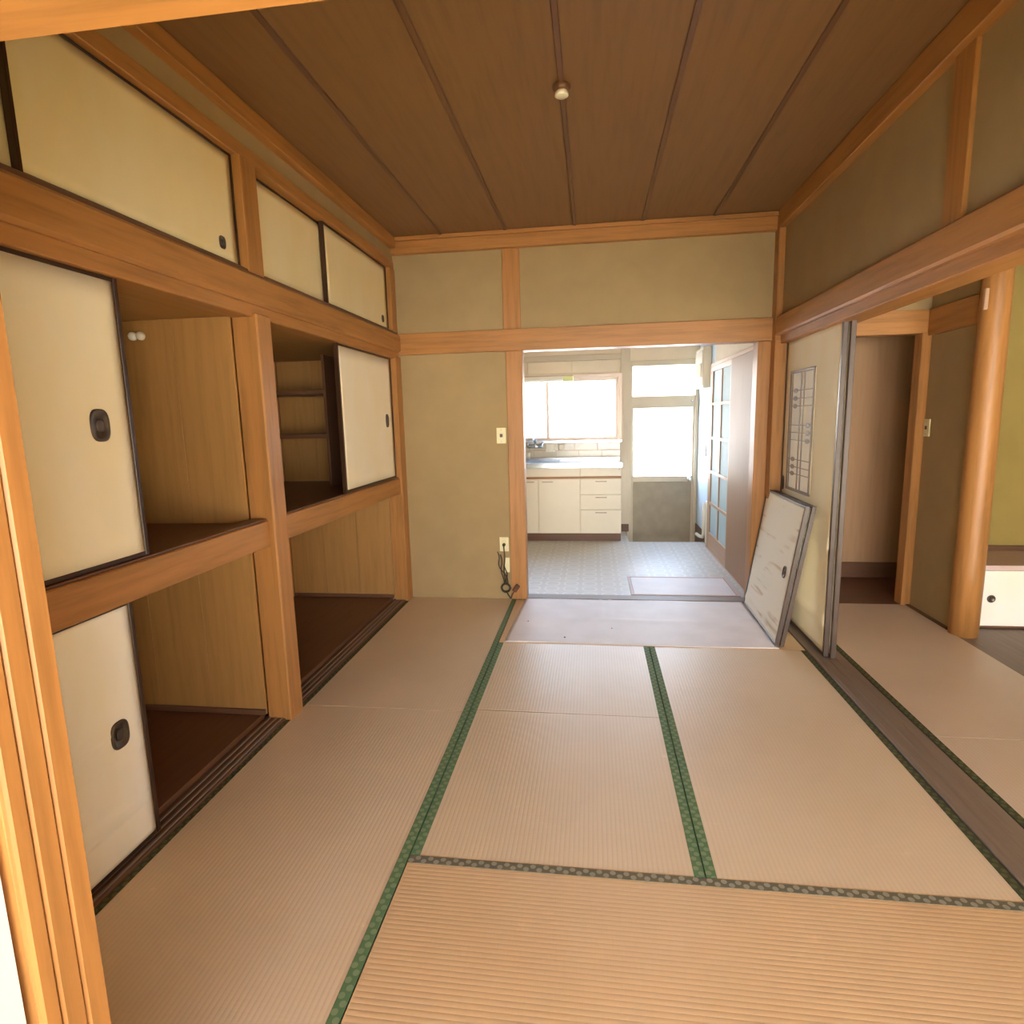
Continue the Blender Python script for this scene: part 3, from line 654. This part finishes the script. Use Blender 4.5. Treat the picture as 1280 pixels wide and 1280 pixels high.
turned('crescent_lock', (0.868, KY+0.02, 1.42), '-y', [(0.018, 0), (0.018, 0.012), (0.008, 0.02), (0, 0.02)], 'steel', W, 12, 0.7, 1.8)
# strip lamp under the window head
e = empty('strip_lamp', (0.75, KY-0.08, 1.765), 'unlit white strip lamp under the kitchen window head', 'lamp')
box('housing', 0.30, 1.085, KY-0.10, KY-0.03, 1.782, 1.812, 'cream', e, 0.004)
tube('tube', [(0.32, KY-0.065, 1.772), (1.08, KY-0.065, 1.772)], 0.013, 'white_p', e, 12)
box('end_cap', 1.085, 1.195, KY-0.105, KY-0.03, 1.755, 1.812, 'yellow', e, 0.004)
# back door
D = struct(bpy.data.objects.new('door_1', None), 'beige back door with frosted glass above a dark bronze panel'); COL.objects.link(D); D.location = (2.21, KY, -0.2)
boxes('door_frame', [(1.83, 1.862, KY-0.02, KY+0.12, -0.2, 1.96), (2.558, 2.59, KY-0.02, KY+0.12, -0.2, 1.96), (1.862, 2.558, KY-0.02, KY+0.12, 1.90, 1.96)], 'doorframe', D, 0.002)
box('transom_bar', 1.862, 2.558, KY-0.005, KY+0.08, 1.43, 1.565, 'doorframe', D)
p = box('transom_pane', 1.862, 2.558, KY+0.04, KY+0.045, 1.565, 1.90, 'glass', D, 0)
boxes('leaf_frame', [(1.862, 1.880, KY+0.01, KY+0.05, -0.195, 1.43), (2.540, 2.558, KY+0.01, KY+0.05, -0.195, 1.43), (1.880, 2.540, KY+0.01, KY+0.05, 0.585, 0.648)], 'doorframe', D, 0.001)
box('glass_pane', 1.880, 2.540, KY+0.028, KY+0.033, 0.648, 1.43, 'glass', D, 0)
box('kick_panel', 1.880, 2.540, KY+0.018, KY+0.045, -0.195, 0.585, 'bronze', D)
turned('door_knob', (2.508, KY+0.01, 0.618), '-y', [(0.024, 0), (0.024, 0.006), (0.012, 0.012), (0.012, 0.03), (0.026, 0.04), (0.026, 0.06), (0.015, 0.068), (0, 0.068)], 'steel', D, 18)
turned('latch', (2.525, KY-0.005, 1.50), '-y', [(0.012, 0), (0.012, 0.01), (0, 0.012)], 'steel', D, 10)
# glazed lattice door
e = empty('lattice_door', (2.585, 1.41, 0.004), 'glazed lattice sliding door with ten frosted panes in the kitchen', 'sliding door')
LY0, LY1 = 0.985, 1.838; xa, xb = 2.572, 2.600
mid = 1.41; bars = [0.165, 0.465, 0.78, 1.115, 1.445, 1.755]
box('stile', xa, xb, LY0, LY0+0.045, 0.005, 1.80, 'kit_z', e, 0.002); box('stile', xa, xb, LY1-0.045, LY1, 0.005, 1.80, 'kit_z', e, 0.002)
box('rail', xa, xb, LY0+0.045, LY1-0.045, 0.005, bars[0], 'kit_y', e, 0.002); box('rail', xa, xb, LY0+0.045, LY1-0.045, bars[5], 1.80, 'kit_y', e, 0.002)
box('upright', xa+.003, xb, mid-0.013, mid+0.013, bars[0], bars[5], 'kit_z', e, 0.001)
for z in bars[1:5]: box('crossbar', xa+.002, xb, LY0+0.045, LY1-0.045, z-0.014, z+0.014, 'kit_y', e, 0.001)
for k in range(5):
    for ya, yb in ((LY0+0.045, mid-0.013), (mid+0.013, LY1-0.045)):
        box('pane', xa+0.013, xa+0.017, ya, yb, bars[k]+(0.014 if k else 0), bars[k+1]-(0.014 if k < 4 else 0), 'frost', e, 0)
# breaker box on the blue wall
e = empty('breaker_box', (2.55, 2.24, 1.61), 'cream breaker box high on the pale blue wall by the back door', 'electrical box')
box('housing', 2.52, 2.60, 2.03, 2.46, 1.615, 2.02, 'cream', e, 0.004); box('cover', 2.512, 2.52, 2.05, 2.44, 1.64, 1.99, 'white_p', e, 0.003)
for k in range(4): box('breaker', 2.503, 2.512, 2.40-k*0.085-0.06, 2.40-k*0.085, 1.72, 1.86, 'kit_wall', e, 0.002)
e = empty('wall_switch', (2.60, 2.22, 0.91), 'white light switch on the pale blue kitchen wall', 'switch')
box('plate', 2.590, 2.60, 2.185, 2.255, 0.91, 1.025, 'white_p', e, 0.003); box('toggle', 2.585, 2.591, 2.21, 2.23, 0.95, 0.985, 'white_p', e, 0.002)
# pipes at the foot of the blue wall
tag(tube('gas_pipe', [(2.575, 2.08, 0.42), (2.575, 2.08, 0.10), (2.57, 2.10, 0.055), (2.55, 2.16, 0.05), (2.54, 2.30, 0.05)], 0.018, 'cream', None, 10), 'cream pipe bending along the foot of the blue wall', 'pipe')
tag(box('pipe_cover', 2.572, 2.60, 1.915, 1.99, 0.02, 0.46, 'cream', None, 0.003), 'narrow cream pipe cover beside the lattice door', 'pipe cover')
# floor hatch
e = empty('floor_hatch', (2.10, 0.40, 0.0), 'pale underfloor storage hatch in the kitchen floor', 'hatch')
boxes('frame', [(1.70, 1.722, 0.13, 0.66, 0, 0.006), (2.478, 2.50, 0.13, 0.66, 0, 0.006), (1.722, 2.478, 0.638, 0.66, 0, 0.006), (1.722, 2.478, 0.13, 0.152, 0, 0.006)], 'pink', e, 0.001)
box('lid', 1.725, 2.475, 0.155, 0.635, 0.0, 0.004, 'sheet', e, 0.001)
# sink cabinet
CF = 2.12
e = empty('sink_cabinet', (0.9, 2.4, 0.0), 'cream sink cabinet with three drawers beneath the kitchen window', 'kitchen cabinet')
box('carcass', 0.14, 1.718, CF+0.020, KY-0.01, 0.085, 0.805, 'cream', e); box('toe_kick', 0.14, 1.715, CF+0.03, CF+0.045, 0.0, 0.085, 'brown_x', e)
for a, b in ((0.14, 1.272), (1.278, 1.716)): box('fascia_panel', a, b, CF+0.002, CF+0.02, 0.715, 0.805, 'cream', e, 0.002)
box('finger_groove', 0.14, 1.716, CF+0.004, CF+0.02, 0.690, 0.712, 'wood_x', e, 0.001)
def chandle(x, z, parent, wd=0.12):
    h = box('handle', x-wd/2, x+wd/2, CF-0.020, CF-0.012, z-0.007, z+0.005, 'alu', parent, 0.003)
    for s in (-1, 1): box('handle_foot', x+s*(wd/2-0.012)-0.005, x+s*(wd/2-0.012)+0.005, CF-0.013, CF+0.001, z-0.006, z+0.004, 'alu', h, 0)
for a, b in ((0.145, 0.480), (0.485, 0.817), (0.823, 1.272)):
    d = box('door', a, b, CF, CF+0.019, 0.088, 0.688, 'cream', e, 0.003); chandle(a+0.10 if a > 0.6 else b-0.10, 0.660, d)
for a, b in ((0.519, 0.688), (0.353, 0.514), (0.088, 0.348)):
    d = box('drawer', 1.279, 1.716, CF, CF+0.019, a, b, 'cream', e, 0.003); chandle(1.50, b-0.028, d)
turned('badge', (1.694, CF+0.002, 0.79), '-y', [(0.007, 0), (0.007, 0.002), (0, 0.003)], 'alu', e, 10)
# steel worktop with sunken basin
e = empty('worktop', (0.9, 2.4, 0.806), 'stainless steel worktop with a sunken sink basin', 'worktop')
boxes('top', [(0.12, 0.32, CF-0.02, KY-0.006, 0.826, 0.862), (1.05, 1.725, CF-0.02, KY-0.006, 0.826, 0.862), (0.32, 1.05, CF-0.02, CF+0.09, 0.826, 0.862), (0.32, 1.05, KY-0.10, KY-0.006, 0.826, 0.862)], 'steel', e, 0)
box('front_lip', 0.12, 1.725, CF-0.022, CF-0.004, 0.806, 0.864, 'steel', e, 0.004); box('back_rim', 0.12, 1.725, KY-0.03, KY-0.006, 0.862, 0.885, 'steel', e, 0.003)
boxes('basin', [(0.32, 1.05, CF+0.09, KY-0.10, 0.812, 0.818), (0.32, 0.326, CF+0.09, KY-0.10, 0.812, 0.86), (1.044, 1.05, CF+0.09, KY-0.10, 0.812, 0.86), (0.32, 1.05, CF+0.09, CF+0.096, 0.812, 0.86), (0.32, 1.05, KY-0.106, KY-0.10, 0.812, 0.86)], 'steel', e, 0)
# backsplash tiles
e = empty('backsplash', (0.95, KY-0.005, 0.886), 'glossy backsplash panels between worktop and kitchen window', 'backsplash')
box('backing', 0.14, 1.735, KY-0.004, KY, 0.886, 1.054, 'alu', e, 0)
for k in range(6):
    for z0, z1 in ((0.893, 0.960), (0.972, 1.050)):
        a = 0.145+k*0.265; box('panel', a+(0.05 if z0 < 0.9 else 0), min(a+0.258+(0.05 if z0 < 0.9 else 0), 1.733), KY-0.009, KY-0.004, z0, z1, 'tile', e, 0.002)
# faucet
e = empty('faucet', (0.745, KY-0.05, 0.885), 'steel wall mixer tap above the sink', 'faucet')
tube('body', [(0.66, KY-0.05, 1.02), (0.83, KY-0.05, 1.02)], 0.020, 'steel', e, 12)
for x in (0.66, 0.83):
    tube('inlet', [(x, KY-0.05, 1.02), (x, KY-0.004, 1.02)], 0.014, 'steel', e, 10)
    h = turned('valve', (x, KY-0.05, 1.035), 'z', [(0.014, 0), (0.014, 0.02), (0.010, 0.035), (0, 0.035)], 'steel', e, 12)
    tube('cross_handle', [(x-0.03, KY-0.05, 1.075), (x+0.03, KY-0.05, 1.075)], 0.007, 'steel', h, 8)
    tube('cross_handle', [(x, KY-0.08, 1.075), (x, KY-0.02, 1.075)], 0.007, 'steel', h, 8)
tube('spout', [(0.745, KY-0.05, 1.03), (0.745, KY-0.05, 1.14), (0.745, KY-0.08, 1.165), (0.745, KY-0.16, 1.15), (0.745, KY-0.24, 1.10), (0.745, KY-0.25, 1.06)], 0.011, 'steel', e, 10)
o = empty('soap_dish', (0.915, KY-0.03, 0.955), 'white plastic soap dish on the backsplash by the tap', 'soap dish')
box('back_plate', 0.87, 0.965, KY-0.016, KY-0.009, 0.955, 1.045, 'white_p', o, 0.003)
boxes('tray', [(0.87, 0.965, KY-0.075, KY-0.016, 0.957, 0.965), (0.87, 0.965, KY-0.075, KY-0.069, 0.965, 0.990), (0.87, 0.876, KY-0.069, KY-0.016, 0.965, 0.990), (0.959, 0.965, KY-0.069, KY-0.016, 0.965, 0.990)], 'white_p', o, 0)
tag(box('scrub_holder', 1.015, 1.085, KY-0.03, KY-0.009, 0.965, 1.048, 'cream', None, 0.010), 'cream rounded holder on the backsplash beside the soap dish', 'holder')
tag(turned('white_cup', (0.66, KY-0.058, 0.8625), 'z', [(0, 0.0), (0.022, 0), (0.026, 0.085), (0.023, 0.085), (0.020, 0.006), (0, 0.006)], 'white_p', None, 16), 'white cup standing on the worktop under the tap', 'cup')

# ---------------------------------------------------------------- outside
struct(box('roof', -1.7, 5.9, -8.2, 3.4, 2.76, 2.90, 'grey_x', None, 0), 'house roof with eaves')  # added over the ceilings to keep sunlight from leaking in
struct(box('ground', -30, 35, -40, 40, -0.62, -0.50, 'ground', None, 0), 'pale ground outside the house')  # added outdoors as a bright surface that throws daylight back inside
